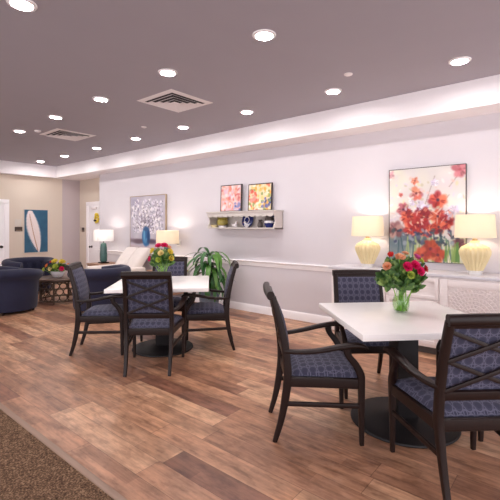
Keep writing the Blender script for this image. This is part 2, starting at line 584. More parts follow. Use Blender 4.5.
# ------------------------------------------------------------------ ceiling fixtures
def make_downlight():
    r = empty('downlight')
    MB().lathe([(0.068, -0.001), (0.07, -0.012), (0.092, -0.007), (0.096, 0.0)], 28, cap=False).build('trim_ring', 'white', r)
    MB().lathe([(0.0, -0.004), (0.069, -0.004), (0.069, 0.0), (0.0, 0.0)], 24).build('light_lens', 'lens', r)
    return r
proto = make_downlight()
row_words = {1.1: 'nearest the carpet', 2.52: 'in the middle row', 4.05: 'in the row beside the white soffit'}
downs = [(-2.94, 1.1, 'round recessed ceiling light above the carpet edge, cut by the top of the photo'),
         (-1.945, 2.51, 'round recessed ceiling light high in the photo, nearest of the middle row'),
         (-3.146, 2.51, 'round recessed ceiling light directly before the larger square vent'),
         (-4.42, 2.525, 'round recessed ceiling light between the two square vents in the middle row'),
         (-5.63, 2.54, 'round recessed ceiling light just before the farther square vent'),
         (-6.906, 2.546, 'round recessed ceiling light at far left beyond the small smoke detector'),
         (-0.87, 4.05, 'round recessed ceiling light by the soffit above the right cream console lamp'),
         (-2.158, 4.05, 'round recessed ceiling light by the soffit next to the ceiling sprinkler'),
         (-3.433, 4.05, 'round recessed ceiling light by the soffit above the wall shelf'),
         (-4.705, 4.05, 'round recessed ceiling light by the soffit just behind the larger square vent'),
         (-5.95, 4.05, 'round recessed ceiling light by the soffit above the blossom painting'),
         (-7.255, 4.06, 'round recessed ceiling light by the soffit, third from the far corner'),
         (-8.6, 4.07, 'round recessed ceiling light by the soffit, second from the far corner'),
         (-9.75, 4.05, 'round recessed ceiling light in the far corner by the feather picture')]
for i, (x, y, lb) in enumerate(downs):
    o = proto if i == 0 else copy_tree(proto)
    o.location = (x, y, HC)
    tag(o, lb, 'ceiling light', 'recessed ceiling lights')
def make_vent():
    r = empty('ceiling_vent')
    MB().box2((-0.27, -0.27, -0.002), (0.27, 0.27, 0)).build('duct_backing', 'duct', r)
    def square(h0, z0, h1, z1, mb):
        for k in range(4):
            a = PI / 2 * k
            R = Matrix.Rotation(a, 3, 'Z')
            q = [R @ Vector(p) for p in ((-h0, -h0, z0), (h0, -h0, z0), (h1, -h1, z1), (-h1, -h1, z1))]
            q2 = [p + Vector((0, 0, 0.003)) for p in q]
            mb.rings([q, q2])
    f = MB(); square(0.325, -0.004, 0.26, -0.012, f)
    f.build('vent_frame', 'vent', r)
    for h in (0.25, 0.185, 0.12):
        b = MB(); square(h, -0.03, h - 0.052, -0.008, b)
        b.build('louver', 'vent', r)
    MB().box((0, 0, -0.03), (0.13, 0.13, 0.004), None, 0.001).build('center_plate', 'vent', r)
    return r
v = make_vent(); v.location = (-3.82, 3.16, HC)
tag(v, 'larger-looking square white ceiling air vent between bright downlights', 'air vent', 'ceiling air vents')
v2 = copy_tree(v); v2.location = (-6.58, 3.17, HC)
tag(v2, 'square white ceiling air vent farther away near the far left corner', 'air vent', 'ceiling air vents')
for (x, y, lb) in ((-1.80, 3.69, 'small white sprinkler cap on the ceiling at right'), (-5.16, 3.66, 'small white sprinkler cap on the ceiling behind the larger vent')):
    r = empty('sprinkler', (x, y, HC), 0, lb, 'sprinkler', 'ceiling sprinklers')
    MB().lathe([(0.0, -0.014), (0.03, -0.014), (0.042, -0.006), (0.042, 0)], 20).build('cover_cap', 'vent', r)
r = empty('smoke_detector', (-6.65, 2.72, HC), 0, 'small white smoke detector on ceiling beside the farther vent', 'smoke detector')
MB().lathe([(0.0, -0.026), (0.035, -0.026), (0.045, -0.016), (0.05, 0)], 20).build('detector_body', 'vent', r)

# ------------------------------------------------------------------ chairs
def back_y(z):
    zs = [0.0, 0.14, 0.30, 0.44, 0.62, 0.80, 0.93]
    ys = [-0.275, -0.235, -0.205, -0.195, -0.212, -0.250, -0.288]
    return float(np.interp(z, zs, ys))
def make_chair():
    r = empty('dining_armchair')
    for s in (-1, 1):
        MB().sweep([(s * .205, -.278, 0), (s * .207, -.237, .14), (s * .211, -.207, .30), (s * .215, -.195, .44), (s * .213, -.212, .62), (s * .210, -.250, .80), (s * .208, -.290, .94)],
                   [(.030, .030), (.034, .042), (.038, .052), (.042, .056), (.042, .05), (.042, .044), (.042, .04)]).build('leg', 'wood', r)
        MB().sweep([(s * .258, .274, 0), (s * .260, .272, .2), (s * .262, .27, .40), (s * .264, .264, .455), (s * .270, .230, .52), (s * .276, .186, .575), (s * .277, .172, .622)],
                   [(.026, .028), (.034, .038), (.042, .046), (.042, .05), (.034, .046), (.034, .042), (.036, .05)]).build('leg', 'wood', r)
        MB().sweep([(s * .214, -.222, .592), (s * .240, -.13, .592), (s * .266, -.01, .606), (s * .280, .12, .632), (s * .284, .225, .644), (s * .285, .282, .636), (s * .285, .298, .622)],
                   [(.034, .030), (.042, .028), (.05, .028), (.054, .03), (.054, .032), (.05, .028), (.044, .016)]).build('arm', 'wood', r)
        MB().sweep([(s * .213, -.215, .25), (s * .262, .272, .25)], [(.02, .03), (.02, .03)], (1, 0, 0), 1).build('stretcher', 'wood', r)
    f = MB()
    z0, z1 = .362, .425
    for a, b in (((-.215, -.19), (.215, -.19)), ((-.262, .267), (.262, .267)), ((-.215, -.19), (-.262, .267)), ((.215, -.19), (.262, .267))):
        zc = (z0 + z1) / 2
        f.sweep([(a[0], a[1], zc), (b[0], b[1], zc)], [(z1 - z0, .028)] * 2, (0, 0, 1), 1, 8.0)
    f.build('seat_frame', 'wood', r)
    # cushion
    def cush(u, v):
        x = u * 2 - 1; y = v * 2 - 1
        yy = -.168 + (v) * .462
        hw = .20 + v * .062
        px = x * hw * 1.0
        e = (1 - abs(x) ** 5) * (1 - abs(y) ** 5)
        return Vector((px, yy, .428 + .048 * max(e, 0) ** .6 + .012 * (1 - x * x) * (1 - y * y)))
    c = MB().grid(cush, 22, 22)
    c.box2((-.2, -.165, .37), (.2, .25, .43))
    c.build('seat_cushion', 'seat_fab', r, 60)
    # crest rail: board and backward scroll
    cr = MB()
    cr.sweep([(-.208, back_y(.925) - .002, .928), (.208, back_y(.925) - .002, .928)], [(.042, .032)] * 2, (0, -.25, 1), 1, 6.0)
    cr.sweep([(-.228, -.306, .95), (-.12, -.312, .953), (0, -.314, .954), (.12, -.312, .953), (.228, -.306, .95)], [(.058, .05)] * 5, (0, 0, 1), 3, 2.4, 14)
    cr.build('crest_rail', 'wood', r)
    MB().sweep([(-.212, back_y(.55), .55), (.212, back_y(.55), .55)], [(.05, .032)] * 2, (0, -.15, 1), 1, 6.0).build('lower_rail', 'wood', r)
    # crossing bars behind the upholstery
    for za, zb in ((.575, .732), (.732, .888)):
        for s, dy in ((-1, 0.0), (1, -.008)):
            MB().sweep([(-s * .198, back_y(za) - .008 + dy, za), (0, back_y((za + zb) / 2) - .014 + dy, (za + zb) / 2), (s * .198, back_y(zb) - .008 + dy, zb)],
                       [(.022, .014)] * 3, (0, 0, 1), 4, 6.0).build('cross_bar', 'wood', r)
    # back upholstery panel (front of the cross bars)
    rs = []
    N = 10
    for i in range(N + 1):
        z = .55 + .368 * i / N
        pf = .016 + .022 * math.sin(PI * min(max(i / N, .04), .96)) ** .5
        y = back_y(z)
        rs.append([Vector((x, y + yy, z)) for x, yy in ((-.195, .004), (.195, .004), (.193, pf * .7), (.165, pf), (-.165, pf), (-.193, pf * .7))])
    b = MB(); b.rings(rs)
    b.build('back_cushion', 'back_fab', r, 50)
    return r
ch0 = make_chair()
chairs = [
    ((-.965, 4.00), (-.03, 1), 'dark wood armchair at the far table, its crossed back toward us'),
    ((-1.69, 4.56), (1, .13), 'dark wood armchair at the left end of the far white table, facing right'),
    ((-.475, 4.69), (-1, -.10), 'dark wood armchair at the right end of the far table, before the plant'),
    ((-1.07, 5.14), (.04, -1), 'dark wood armchair on the far side of the far table, behind the bouquet'),
    ((.435, 2.81), (1, .02), 'dark wood armchair in side view at the left of the near white table'),
    ((1.157, 2.225), (-.05, 1), 'largest dark wood armchair in the near right corner with patterned back toward us'),
    ((1.03, 3.53), (.03, -1), 'dark wood armchair facing us behind the near table, against the white console'),
    ((1.765, 2.88), (-1, -.05), 'dark wood armchair on the right of the near table, mostly hidden by the nearest chair'),
]
for i, (p, f, lb) in enumerate(chairs):
    o = ch0 if i == 0 else copy_tree(ch0)
    o.location = pos(*p)
    o.rotation_euler = (0, 0, yaw(*f))
    tag(o, lb, 'chair', 'dining armchairs around the white tables')

# ------------------------------------------------------------------ tables
def make_table(h, rb):
    r = empty('dining_table')
    MB().box((0, 0, .74), (2 * h, 2 * h, .04), None, .006).build('tabletop', 'top', r)
    MB().box2((-.30, -.30, .70), (.30, .30, .7195), .004).build('support_plate', 'black', r)
    MB().box2((-.075, -.075, .03), (.075, .075, .705), .006).build('column', 'black', r)
    MB().lathe([(0, 0), (rb - .004, 0), (rb, .006), (rb - .004, .016), (.14, .034), (.10, .05), (0, .05)], 48).build('base', 'black', r)
    return r
t1 = make_table(.525, .345)
t1.location = pos(-1.0, 4.6); t1.rotation_euler = (0, 0, yaw(-.098, 1))
tag(t1, 'square white topped table on a black round base, farther away at left', 'table', 'white topped dining tables')
t2 = make_table(.49, .37)
t2.location = pos(1.105, 2.88); t2.rotation_euler = (0, 0, yaw(-.094, 1))
tag(t2, 'square white topped table on a black round base, nearer at right', 'table', 'white topped dining tables')

# ------------------------------------------------------------------ tub chairs and coffee table
def make_tub():
    r = empty('tub_chair')
    prof = [(.40, .05), (.415, .10), (.425, .35), (.43, .50), (.44, .535)]
    for k in range(9):
        a = math.radians(-60 + k * 30)
        prof.append((.425 + .078 * math.cos(a), .64 + .085 * math.sin(a)))
    prof += [(.345, .60), (.33, .48), (.325, .30), (.33, .06)]
    rs = []
    NA = 60
    for i in range(NA + 1):
        th = math.radians(38) + (2 * PI - math.radians(76)) * i / NA
        ring = []
        side = abs(math.cos(th / 2)) if False else 0
        for j, (q, z) in enumerate(prof):
            drop = 0.06 * max(0, math.cos(th)) ** 1.2     # arms slightly lower toward the opening
            zz = z - drop * (z / .7)
            qq = q
            if 14 <= j <= 16 and 6 < i < NA - 6:
                qq = q + .012 * math.cos(i * PI / 3.0)
            ring.append(Vector((qq * math.cos(th + PI / 2), qq * math.sin(th + PI / 2), zz)))
        rs.append(ring)
    b = MB(); b.rings(rs)
    b.lathe([(0, .06), (.34, .06), (.37, .08), (.37, .28), (.34, .30), (0, .30)], 40)
    b.build('barrel_shell', 'navy', r, 50)
    MB().lathe([(0, .29), (.30, .29), (.325, .31), (.33, .36), (.315, .415), (.27, .435), (.12, .445), (0, .446)], 36, (0, .015, 0)).build('seat_cushion', 'navy', r, 60)
    for k in range(9):
        th = math.radians(90 + 22.5 * k) + PI / 2
        for z in (.52, .59):
            th2 = th + (math.radians(11) if z > .55 else 0)
            if k == 8 and z > .55: continue
            MB().ball((.338 * math.cos(th2), .338 * math.sin(th2), z), .012, u=8, v=6).build('tuft_button', 'navy', r)
    for sx in (-1, 1):
        for sy in (-1, 1):
            MB().lathe([(0, 0), (.018, 0), (.026, .06), (0, .06)], 12, (sx * .25, sy * .25, 0)).build('foot', 'wood', r)
    return r
tub0 = make_tub()
for i, (p, f, lb) in enumerate([
        ((-3.96, 6.58), (.45, .85), 'navy velvet tub chair at the left edge with its rounded back toward us'),
        ((-4.60, 8.35), (1.0, -.9), 'navy velvet tub chair with tufted inner back, beyond the flower bowl under the feather picture'),
        ((-2.52, 6.72), (-1.0, .7), 'navy velvet tub chair behind the leftmost dining armchair, before the cream recliner')]):
    o = tub0 if i == 0 else copy_tree(tub0)
    o.location = pos(*p); o.rotation_euler = (0, 0, yaw(*f))
    tag(o, lb, 'armchair', 'navy tub chairs around the coffee table')
ct = empty('coffee_table', pos(-3.52, 7.47), 0, 'round brown coffee table with open ring lattice base between navy chairs', 'coffee table')
MB().lathe([(0, .415), (.40, .415), (.42, .425), (.42, .445), (.41, .45), (0, .45)], 48).build('tabletop', 'tabletop', ct)
fr = MB()
for z in (.40, .05):
    fr.tube([(.36 * math.cos(a), .36 * math.sin(a), z) for a in [2 * PI * k / 40 for k in range(41)]], .014, 8, 1)
fr.build('base_ring', 'latt', ct)
for k in range(4):
    a = PI / 4 + PI / 2 * k
    MB().tube([(.36 * math.cos(a), .36 * math.sin(a), 0), (.36 * math.cos(a), .36 * math.sin(a), .41)], .016, 8, 1).build('leg', 'latt', ct)
la = MB()
for row, z in enumerate((.115, .225, .335)):
    for k in range(18):
        a0 = 2 * PI * (k + .5 * (row % 2)) / 18
        la.tube([(.36 * math.cos(a0 + .17 * math.cos(q)), .36 * math.sin(a0 + .17 * math.cos(q)), z + .058 * math.sin(q)) for q in [2 * PI * j / 14 for j in range(15)]], .008, 6, 1)
la.build('ring_lattice', 'latt', ct)

# ------------------------------------------------------------------ recliner, end tables, lamps
rc = empty('recliner', (-7.11, 4.45, 0), 0, 'cream leather recliner with sloping two-panel back by the far wall lamps', 'recliner')
MB().box2((-.40, -.42, .06), (.40, .25, .30), .02).build('recliner_base', 'cream_leather', rc)
MB().box((0, -.14, .385), (.74, .62, .16), None, .05).build('seat_cushion', 'cream_leather', rc, 60)
for s in (-1, 1):
    rs = []
    W = .372
    for i in range(15):
        t = i / 14
        p = Vector((0, .06 + .42 * t, .40 + .54 * t))
        th = .07 + .03 * math.sin(PI * t)
        nrm = Vector((0, -.80, .62))
        if i in (0, 14): th *= .45
        rs.append([Vector((s * .19 + x * W / 2, p.y + nrm.y * y * th, p.z + nrm.z * y * th)) for x, y in ((-1, -.6), (1, -.6), (1, .5), (.8, .85), (.3, 1), (-.3, 1), (-.8, .85), (-1, .5))])
    b = MB(); b.rings(rs)
    b.build('back_panel', 'cream_leather', rc, 60)
    MB().box((s * .45, -.08, .33), (.13, .72, .54), None, .05).build('arm', 'cream_leather', rc, 60)
def make_end():
    r = empty('end_table')
    MB().box2((-.27, -.27, .55), (.27, .27, .585), .006).build('tabletop', 'endwood', r)
    MB().box2((-.24, -.24, .45), (.24, .24, .55), .004).build('apron', 'endwood', r)
    MB().box2((-.24, -.24, .15), (.24, .24, .175), .004).build('lower_shelf', 'endwood', r)
    for sx in (-1, 1):
        for sy in (-1, 1):
            MB().box2((sx * .255, sy * .255, 0), (sx * .205, sy * .205, .55), .004).build('leg', 'endwood', r)
    return r
e1 = make_end(); e1.location = (-8.12, 4.72, 0)
tag(e1, 'brown wooden end table under the teal lamp, left of the cream recliner', 'end table', 'wooden end tables')
e2 = copy_tree(e1); e2.location = (-5.93, 4.72, 0)
tag(e2, 'brown wooden end table under the lamp right of the blossom painting', 'end table', 'wooden end tables')

def add_bulb(r, z):
    ld = bpy.data.lights.new('bulb_light', 'POINT')
    ld.energy = LAMP_W; ld.color = (1.0, .9, .8); ld.shadow_soft_size = .035
    lo = bpy.data.objects.new('bulb_light', ld); COL.objects.link(lo); lo.parent = r; lo.location = (0, 0, z)
def make_teal_lamp(shade):
    r = empty('table_lamp')
    MB().box2((-.085, -.085, 0), (.085, .085, .025), .004).build('lamp_base', 'bronze', r)
    MB().lathe([(.05, .025), (.075, .05), (.078, .16), (.072, .34), (.06, .43), (.03, .45), (0, .45)], 28).build('lamp_body', 'teal', r)
    MB().tube([(0, 0, .44), (0, 0, .56)], .01, 8, 1).build('lamp_neck', 'bronze', r)
    MB().lathe([(.212, .485), (.205, .73), (.202, .73), (.209, .485)], 40, cap=False).build('lamp_shade', shade, r)
    MB().ball((0, 0, .60), .032, 1, 1, 1.2).build('light_bulb', 'bulb', r)
    add_bulb(r, .66)
    return r
l1 = make_teal_lamp('shade_w'); l1.location = (-8.11, 4.70, .585)
tag(l1, 'table lamp with white drum shade and dark teal base, at far left', 'table lamp', 'far table lamps')
l2 = make_teal_lamp('shade_c'); l2.location = (-5.92, 4.72, .585)
tag(l2, 'table lamp with cream drum shade beside the wall switch, behind the far bouquet', 'table lamp', 'far table lamps')
def make_cream_lamp():
    r = empty('table_lamp')
    MB().lathe([(0, 0), (.062, 0), (.062, .045), (0, .045)], 28).build('lamp_foot', 'acrylic', r)
    MB().lathe([(0, .045), (.075, .045), (.085, .07), (.12, .15), (.145, .215), (.148, .25), (.13, .29), (.07, .325), (.045, .335), (.04, .36), (0, .36)], 120, (0, 0, 0), .05, 20).build('lamp_body', 'ceram', r)
    MB().lathe([(0, .355), (.026, .355), (.026, .38), (.012, .385), (.012, .46), (0, .46)], 16).build('lamp_neck', 'gold', r)
    MB().lathe([(.198, .39), (.184, .635), (.181, .635), (.195, .39)], 44, cap=False).build('lamp_shade', 'shade_c', r)
    MB().ball((0, 0, .49), .032, 1, 1, 1.2).build('light_bulb', 'bulb', r)
    add_bulb(r, .55)
    return r
l3 = make_cream_lamp(); l3.location = (-2.08, 4.80, .885)
tag(l3, 'cream fluted ceramic lamp on console, left of the red flower painting', 'table lamp', 'cream console lamps')
l4 = copy_tree(l3); l4.location = (-.885, 4.80, .885)
tag(l4, 'cream fluted ceramic lamp on console, right of the red flower painting', 'table lamp', 'cream console lamps')

# ------------------------------------------------------------------ console
cn = empty('console', (-1.48, 4.815, 0), 0, 'whitewashed carved sideboard along the right wall under two cream lamps', 'sideboard')
F = -.205                                            # front face, local y
MB().box2((-1.0, F, .075), (1.0, .215, .855), .004).build('carcass', 'console', cn)
MB().box2((-.97, F + .03, 0), (.97, .20, .08)).build('plinth', 'console_dark', cn)
MB().box2((-1.03, F - .03, .853), (1.03, .22, .885), .006).build('sideboard_top', 'ctop', cn)
def framed(mb, x0, x1, z0, z1, w, y0, t=.016):
    mb.box2((x0, y0 - t, z0), (x0 + w, y0, z1), .003)
    mb.box2((x1 - w, y0 - t, z0), (x1, y0, z1), .003)
    mb.box2((x0 + w, y0 - t, z1 - w), (x1 - w, y0, z1), .003)
    mb.box2((x0 + w, y0 - t, z0), (x1 - w, y0, z0 + w), .003)
for k, (x0, x1) in enumerate(((-.94, -.30), (.30, .94))):
    d = MB()
    d.box2((x0, F - .008, .11), (x1, F - .001, .835))
    framed(d, x0, x1, .11, .835, .075, F - .008)
    do = d.build('door', 'console', cn)
    cv = MB()
    cx, cz = (x0 + x1) / 2, .47
    hw, hh = (x1 - x0) / 2 - .082, .28
    yy = F - .010
    def inside(x, z): return abs(x - cx) < hw and abs(z - cz) < hh
    for rr, n, sz in ((.03, 8, .012), (.065, 14, .013), (.10, 20, .014), (.14, 26, .015), (.18, 34, .015), (.22, 40, .016), (.26, 46, .016), (.30, 54, .016), (.34, 60, .016)):
        for q in range(n):
            a = 2 * PI * q / n
            x, z = cx + rr * math.cos(a), cz + rr * math.sin(a)
            if inside(x, z):
                res = bmesh.ops.create_icosphere(cv.bm, subdivisions=1, radius=sz * .7)
                for vv in res['verts']:
                    c0 = vv.co.copy()
                    u, w = c0.x * 1.5, c0.z * .75
                    vv.co = Vector((x + u * math.cos(a) - w * math.sin(a), yy - .004 + c0.y * .9, z + u * math.sin(a) + w * math.cos(a)))
    for rr in (.047, .083, .12, .16, .2, .24, .28):
        pts = [(cx + rr * math.cos(2 * PI * q / 60), yy, cz + rr * math.sin(2 * PI * q / 60)) for q in range(61)]
        run = []
        for p in pts + [None]:
            if p and inside(p[0], p[2]): run.append(p)
            else:
                if len(run) > 2: cv.sweep(run, [(.020, .011)] * 2, (0, 1, 0), 1, 2.0, 6)
                run = []
    cv.build('carving', 'console', do)
    kx = x1 - .035 if k == 0 else x0 + .035
    MB().lathe([(0, 0), (.008, 0), (.008, .012), (.014, .018), (.012, .028), (0, .03)], 14).build('knob', 'bronze', do)
    kb = do.children[-1]
    kb.rotation_euler = (PI / 2, 0, 0); kb.location = (kx, F - .022, .50)
for z0, z1 in ((.60, .835), (.355, .59), (.11, .345)):
    d = MB()
    d.box2((-.285, F - .008, z0), (.285, F - .001, z1))
    framed(d, -.285, .285, z0, z1, .04, F - .008)
    do = d.build('drawer', 'console', cn)
    h = MB()
    zc = (z0 + z1) / 2
    h.tube([(-.07, F - .008, zc), (-.07, F - .036, zc - .004), (0, F - .042, zc - .006), (.07, F - .036, zc - .004), (.07, F - .008, zc)], .006, 8, 3)
    h.build('handle', 'bronze', do)

# ------------------------------------------------------------------ paintings
class Art:
    def __init__(s, w, h, col):
        s.w, s.h = w, h
        s.a = np.zeros((h, w, 3)); s.a[:] = np.array(col) / 255
        s.v, s.u = np.mgrid[0:h, 0:w]
        s.u = (s.u + .5) / w; s.v = (s.v + .5) / h
        s.asp = h / w
        s.rs = np.random.RandomState(3)
    def blob(s, u, v, ru, rv, col, al=1.0, ang=0.0, soft=.35):
        du = (s.u - u); dv = (s.v - v) * s.asp
        c, sn = math.cos(ang), math.sin(ang)
        x = (du * c + dv * sn) / ru; y = (-du * sn + dv * c) / rv
        d = np.sqrt(x * x + y * y)
        m = np.clip((1 + soft - d) / (2 * soft), 0, 1)[..., None] * al
        s.a = s.a * (1 - m) + np.array(col) / 255 * m
    def line(s, p, q, w, col, al=1.0):
        p = np.array(p); q = np.array(q)
        d = q - p; d2 = np.array([d[0], d[1] * s.asp]); L = max((d2 ** 2).sum(), 1e-9)
        x = s.u - p[0]; y = (s.v - p[1]) * s.asp
        t = np.clip((x * d2[0] + y * d2[1]) / L, 0, 1)
        dist = np.sqrt((x - t * d2[0]) ** 2 + (y - t * d2[1]) ** 2)
        m = np.clip((w - dist) / (w * .5), 0, 1)[..., None] * al
        s.a = s.a * (1 - m) + np.array(col) / 255 * m
    def flower(s, u, v, r, cols, n=6, dark=(90, 30, 40)):
        for i in range(n):
            a = 2 * PI * i / n + s.rs.rand() * .6
            rr = r * (.5 + .15 * s.rs.rand())
            c = np.array(cols[s.rs.randint(len(cols))]) + s.rs.randint(-14, 15)
            s.blob(u + rr * math.cos(a), v + rr * math.sin(a) / s.asp, r * .55, r * .4, c, .9, a, .3)
        for i in range(n):
            a = 2 * PI * s.rs.rand()
            s.blob(u + r * .6 * math.cos(a), v + r * .6 * math.sin(a) / s.asp, r * .28, r * .1, np.array(cols[0]) * .72, .6, a, .4)
        s.blob(u, v, r * .2, r * .2, dark, .8)

def picture(name, label, cat, art, w, h, loc, rz, frame, fw, depth, tilt=0.0, group=None):
    """local: picture in the x-z plane, facing -y, base centre at the origin"""
    r = empty(name, loc, rz, label, cat, group)
    r.rotation_euler = (tilt, 0, rz)
    H, W = art.h, art.w
    xs = -w / 2 + fw + (w - 2 * fw) * np.linspace(0, 1, W)
    zs = h - fw - (h - 2 * fw) * np.linspace(0, 1, H)
    V = [(x, -depth + .004, z) for z in zs for x in xs]
    Fc = [(i * W + j, (i + 1) * W + j, (i + 1) * W + j + 1, i * W + j + 1) for i in range(H - 1) for j in range(W - 1)]
    # solid back so the canvas has thickness
    n = len(V)
    V += [(xs[0], -.004, zs[0]), (xs[-1], -.004, zs[0]), (xs[-1], -.004, zs[-1]), (xs[0], -.004, zs[-1])]
    c00, c01, c11, c10 = 0, W - 1, H * W - 1, (H - 1) * W
    me = bpy.data.meshes.new('canvas')
    Fc += [(n, n + 1, n + 2, n + 3)]
    me.from_pydata(V, [], Fc)
    at = me.color_attributes.new('paint', 'FLOAT_COLOR', 'POINT')
    a = np.clip(art.a, 0, 1)
    a = np.where(a <= .04045, a / 12.92, ((a + .055) / 1.055) ** 2.4)
    buf = np.ones((len(V), 4), np.float32)
    buf[:n, :3] = a.reshape(-1, 3)
    at.data.foreach_set('color', buf.ravel())
    me.materials.append(M['paint'])
    o = bpy.data.objects.new('canvas', me); COL.objects.link(o); o.parent = r
    f = MB()
    e = max(fw, .006)
    f.box2((-w / 2, -depth, 0), (-w / 2 + e, 0, h), .001)
    f.box2((w / 2 - e, -depth, 0), (w / 2, 0, h), .001)
    f.box2((-w / 2 + e, -depth, h - e), (w / 2 - e, 0, h), .001)
    f.box2((-w / 2 + e, -depth, 0), (w / 2 - e, 0, e), .001)
    f.build('picture_frame', frame, r)
    return r

# loose red flowers
A = Art(110, 140, (208, 202, 200))
R = A.rs
for i in range(60):
    A.blob(R.rand(), R.rand() * .8, .05 + .1 * R.rand(), .03 + .06 * R.rand(), [(226, 220, 214), (212, 202, 210), (214, 212, 192), (222, 204, 200)][R.randint(4)], .5, R.rand() * 3, .6)
for i in range(50):
    A.blob(R.rand() * .45, .72 + .3 * R.rand(), .05 + .06 * R.rand(), .06 + .1 * R.rand(), [(84, 104, 120), (120, 134, 140), (70, 82, 96), (150, 160, 150)][R.randint(4)], .55, R.rand() * 3, .5)
for i in range(40):
    A.blob(.4 + R.rand() * .6, .78 + .25 * R.rand(), .04 + .05 * R.rand(), .05 + .1 * R.rand(), [(206, 206, 170), (226, 218, 200), (150, 160, 120), (190, 196, 190)][R.randint(4)], .55, R.rand() * 3, .5)
for i in range(26):
    u = .12 + .8 * R.rand(); v = .68 + .12 * R.rand()
    A.line((u, v), (u + .12 * (R.rand() - .5), 1.0), .006 + .012 * R.rand(), [(70, 110, 80), (104, 134, 76), (56, 84, 92), (150, 168, 110)][R.randint(4)], .8)
for (p, q) in (((.8, .22), (.93, .08)), ((.5, .42), (.66, .33)), ((.3, .4), (.37, .27)), ((.62, .5), (.8, .3)), ((.2, .6), (.21, .46)), ((.36, .2), (.36, .14)), ((.45, .5), (.62, .1))):
    A.line(p, q, .008, (150, 130, 120), .7)
for (u, v, r) in ((.62, .17, .05), (.42, .40, .07), (.5, .44, .06), (.33, .36, .05), (.86, .46, .07), (.78, .52, .06)):
    A.flower(u, v, r, [(214, 204, 222), (232, 226, 232), (196, 184, 208)], 6, (190, 170, 190))
red = [(178, 46, 44), (204, 78, 56), (150, 36, 46), (214, 104, 74)]
pk = [(178, 92, 104), (200, 120, 124), (156, 74, 90)]
A.flower(.93, .05, .1, [(204, 124, 132), (190, 106, 116)], 6, (170, 80, 92))
A.flower(.03, .05, .05, [(214, 160, 168)], 5, (200, 140, 150))
A.flower(.36, .135, .05, [(210, 100, 74), (222, 144, 118)], 5)
A.flower(.165, .28, .03, [(206, 104, 96)], 5)
A.flower(.38, .27, .085, [(204, 96, 80), (190, 116, 124), (220, 144, 116)], 7)
A.flower(.20, .44, .085, pk, 7, (60, 34, 54))
A.flower(.66, .35, .11, red, 7, (50, 34, 66))
A.flower(.09, .66, .11, [(156, 108, 114), (132, 86, 90), (180, 140, 134)], 7)
for (u, v, r) in ((.27, .52, .1), (.48, .50, .1), (.40, .585, .13), (.31, .65, .1), (.5, .66, .1)):
    A.flower(u, v, r, red, 7, (120, 30, 44))
A.flower(.40, .585, .07, [(150, 34, 46), (170, 50, 50)], 6, (240, 214, 170))
for (u, v, r) in ((.66, .52, .09), (.76, .58, .09), (.67, .63, .09)):
    A.flower(u, v, r, red, 7, (70, 36, 60))
for (u, v, r) in ((.57, .86, .12), (.66, .92, .1), (.46, .93, .1)):
    A.flower(u, v, r, [(188, 82, 56), (164, 58, 54), (206, 112, 80)], 8, (90, 40, 60))
A.flower(.92, .80, .075, [(84, 46, 62), (108, 60, 72)], 6)
for i in range(60):
    A.blob(.05 + .9 * R.rand(), .66 + .16 * R.rand(), .012 + .03 * R.rand(), .01 + .02 * R.rand(), [(54, 60, 96), (84, 90, 122), (60, 84, 92), (44, 48, 70), (150, 160, 170)][R.randint(5)], .75, R.rand() * 3)
for i in range(60):
    A.blob(.2 + .65 * R.rand(), .42 + .3 * R.rand(), .02 + .03 * R.rand(), .005 + .008 * R.rand(), [(110, 24, 36), (232, 150, 120), (226, 190, 176), (130, 40, 60)][R.randint(4)], .7, R.rand() * 3)
for i in range(70):
    A.blob(R.rand(), .08 + .5 * R.rand(), .015 + .02 * R.rand(), .008 + .012 * R.rand(), [(236, 226, 222), (206, 196, 212), (216, 206, 160), (190, 180, 150), (226, 186, 176)][R.randint(5)], .7, R.rand() * 3)
for i in range(14):
    u = .74 + .2 * R.rand()
    A.line((u, .98), (u + .06 - .1 * R.rand(), .78 + .1 * R.rand()), .014, [(84, 126, 64), (126, 154, 86)][i % 2], .8)
picture('painting', 'tall canvas of loose red and orange flowers above the console', 'painting', A, .875, 1.135, (-1.447, YW - .004, .968), 0, 'frame', .006, .035)

# white blossoms in a blue vase
A = Art(120, 108, (182, 174, 186))
R = A.rs
for i in range(60):
    A.blob(R.rand(), R.rand() * .8, .08, .05, [(178, 172, 188), (206, 200, 206), (186, 186, 196), (214, 208, 212)][R.randint(4)], .45, R.rand() * 3, .6)
A.blob(.12, .12, .16, .07, (150, 146, 172), .6, .2, .6); A.blob(.06, .3, .1, .06, (140, 132, 150), .55, 0, .6)
for i in range(14):
    A.blob(R.rand(), .86 + .03 * R.rand(), .12, .035, (106, 86, 96), .55, 0, .5)
for i in range(14):
    A.blob(R.rand(), .965 + .03 * R.rand(), .12, .03, (206, 186, 190), .6, 0, .5)
for i in range(20):
    u = R.rand() * .9 + .05; v = .1 + .5 * R.rand()
    A.line((.47 + .06 * (R.rand() - .5), .64), (u, v), .006, (84, 66, 78), .75)
for i in range(260):
    u = .03 + .94 * R.rand(); v = .06 + .66 * R.rand() ** .9
    if (u - .5) ** 2 * 1.3 + (v - .4) ** 2 < .27:
        A.blob(u, v, .012 + .022 * R.rand(), .010 + .018 * R.rand(), [(240, 236, 240), (226, 220, 230), (246, 240, 240), (208, 200, 216)][R.randint(4)], .9, R.rand() * 3, .35)
for i in range(150):
    u = .05 + .9 * R.rand(); v = .1 + .6 * R.rand()
    A.blob(u, v, .016, .006, [(72, 58, 74), (104, 90, 110), (90, 96, 120)][R.randint(3)], .8, R.rand() * 3)
A.blob(.47, .78, .115, .17, (46, 100, 150), 1, 0, .12); A.blob(.42, .76, .03, .11, (126, 184, 214), .7, 0, .4); A.blob(.54, .78, .035, .13, (24, 58, 104), .8, 0, .4); A.blob(.47, .86, .03, .05, (90, 150, 190), .7, .4, .4)
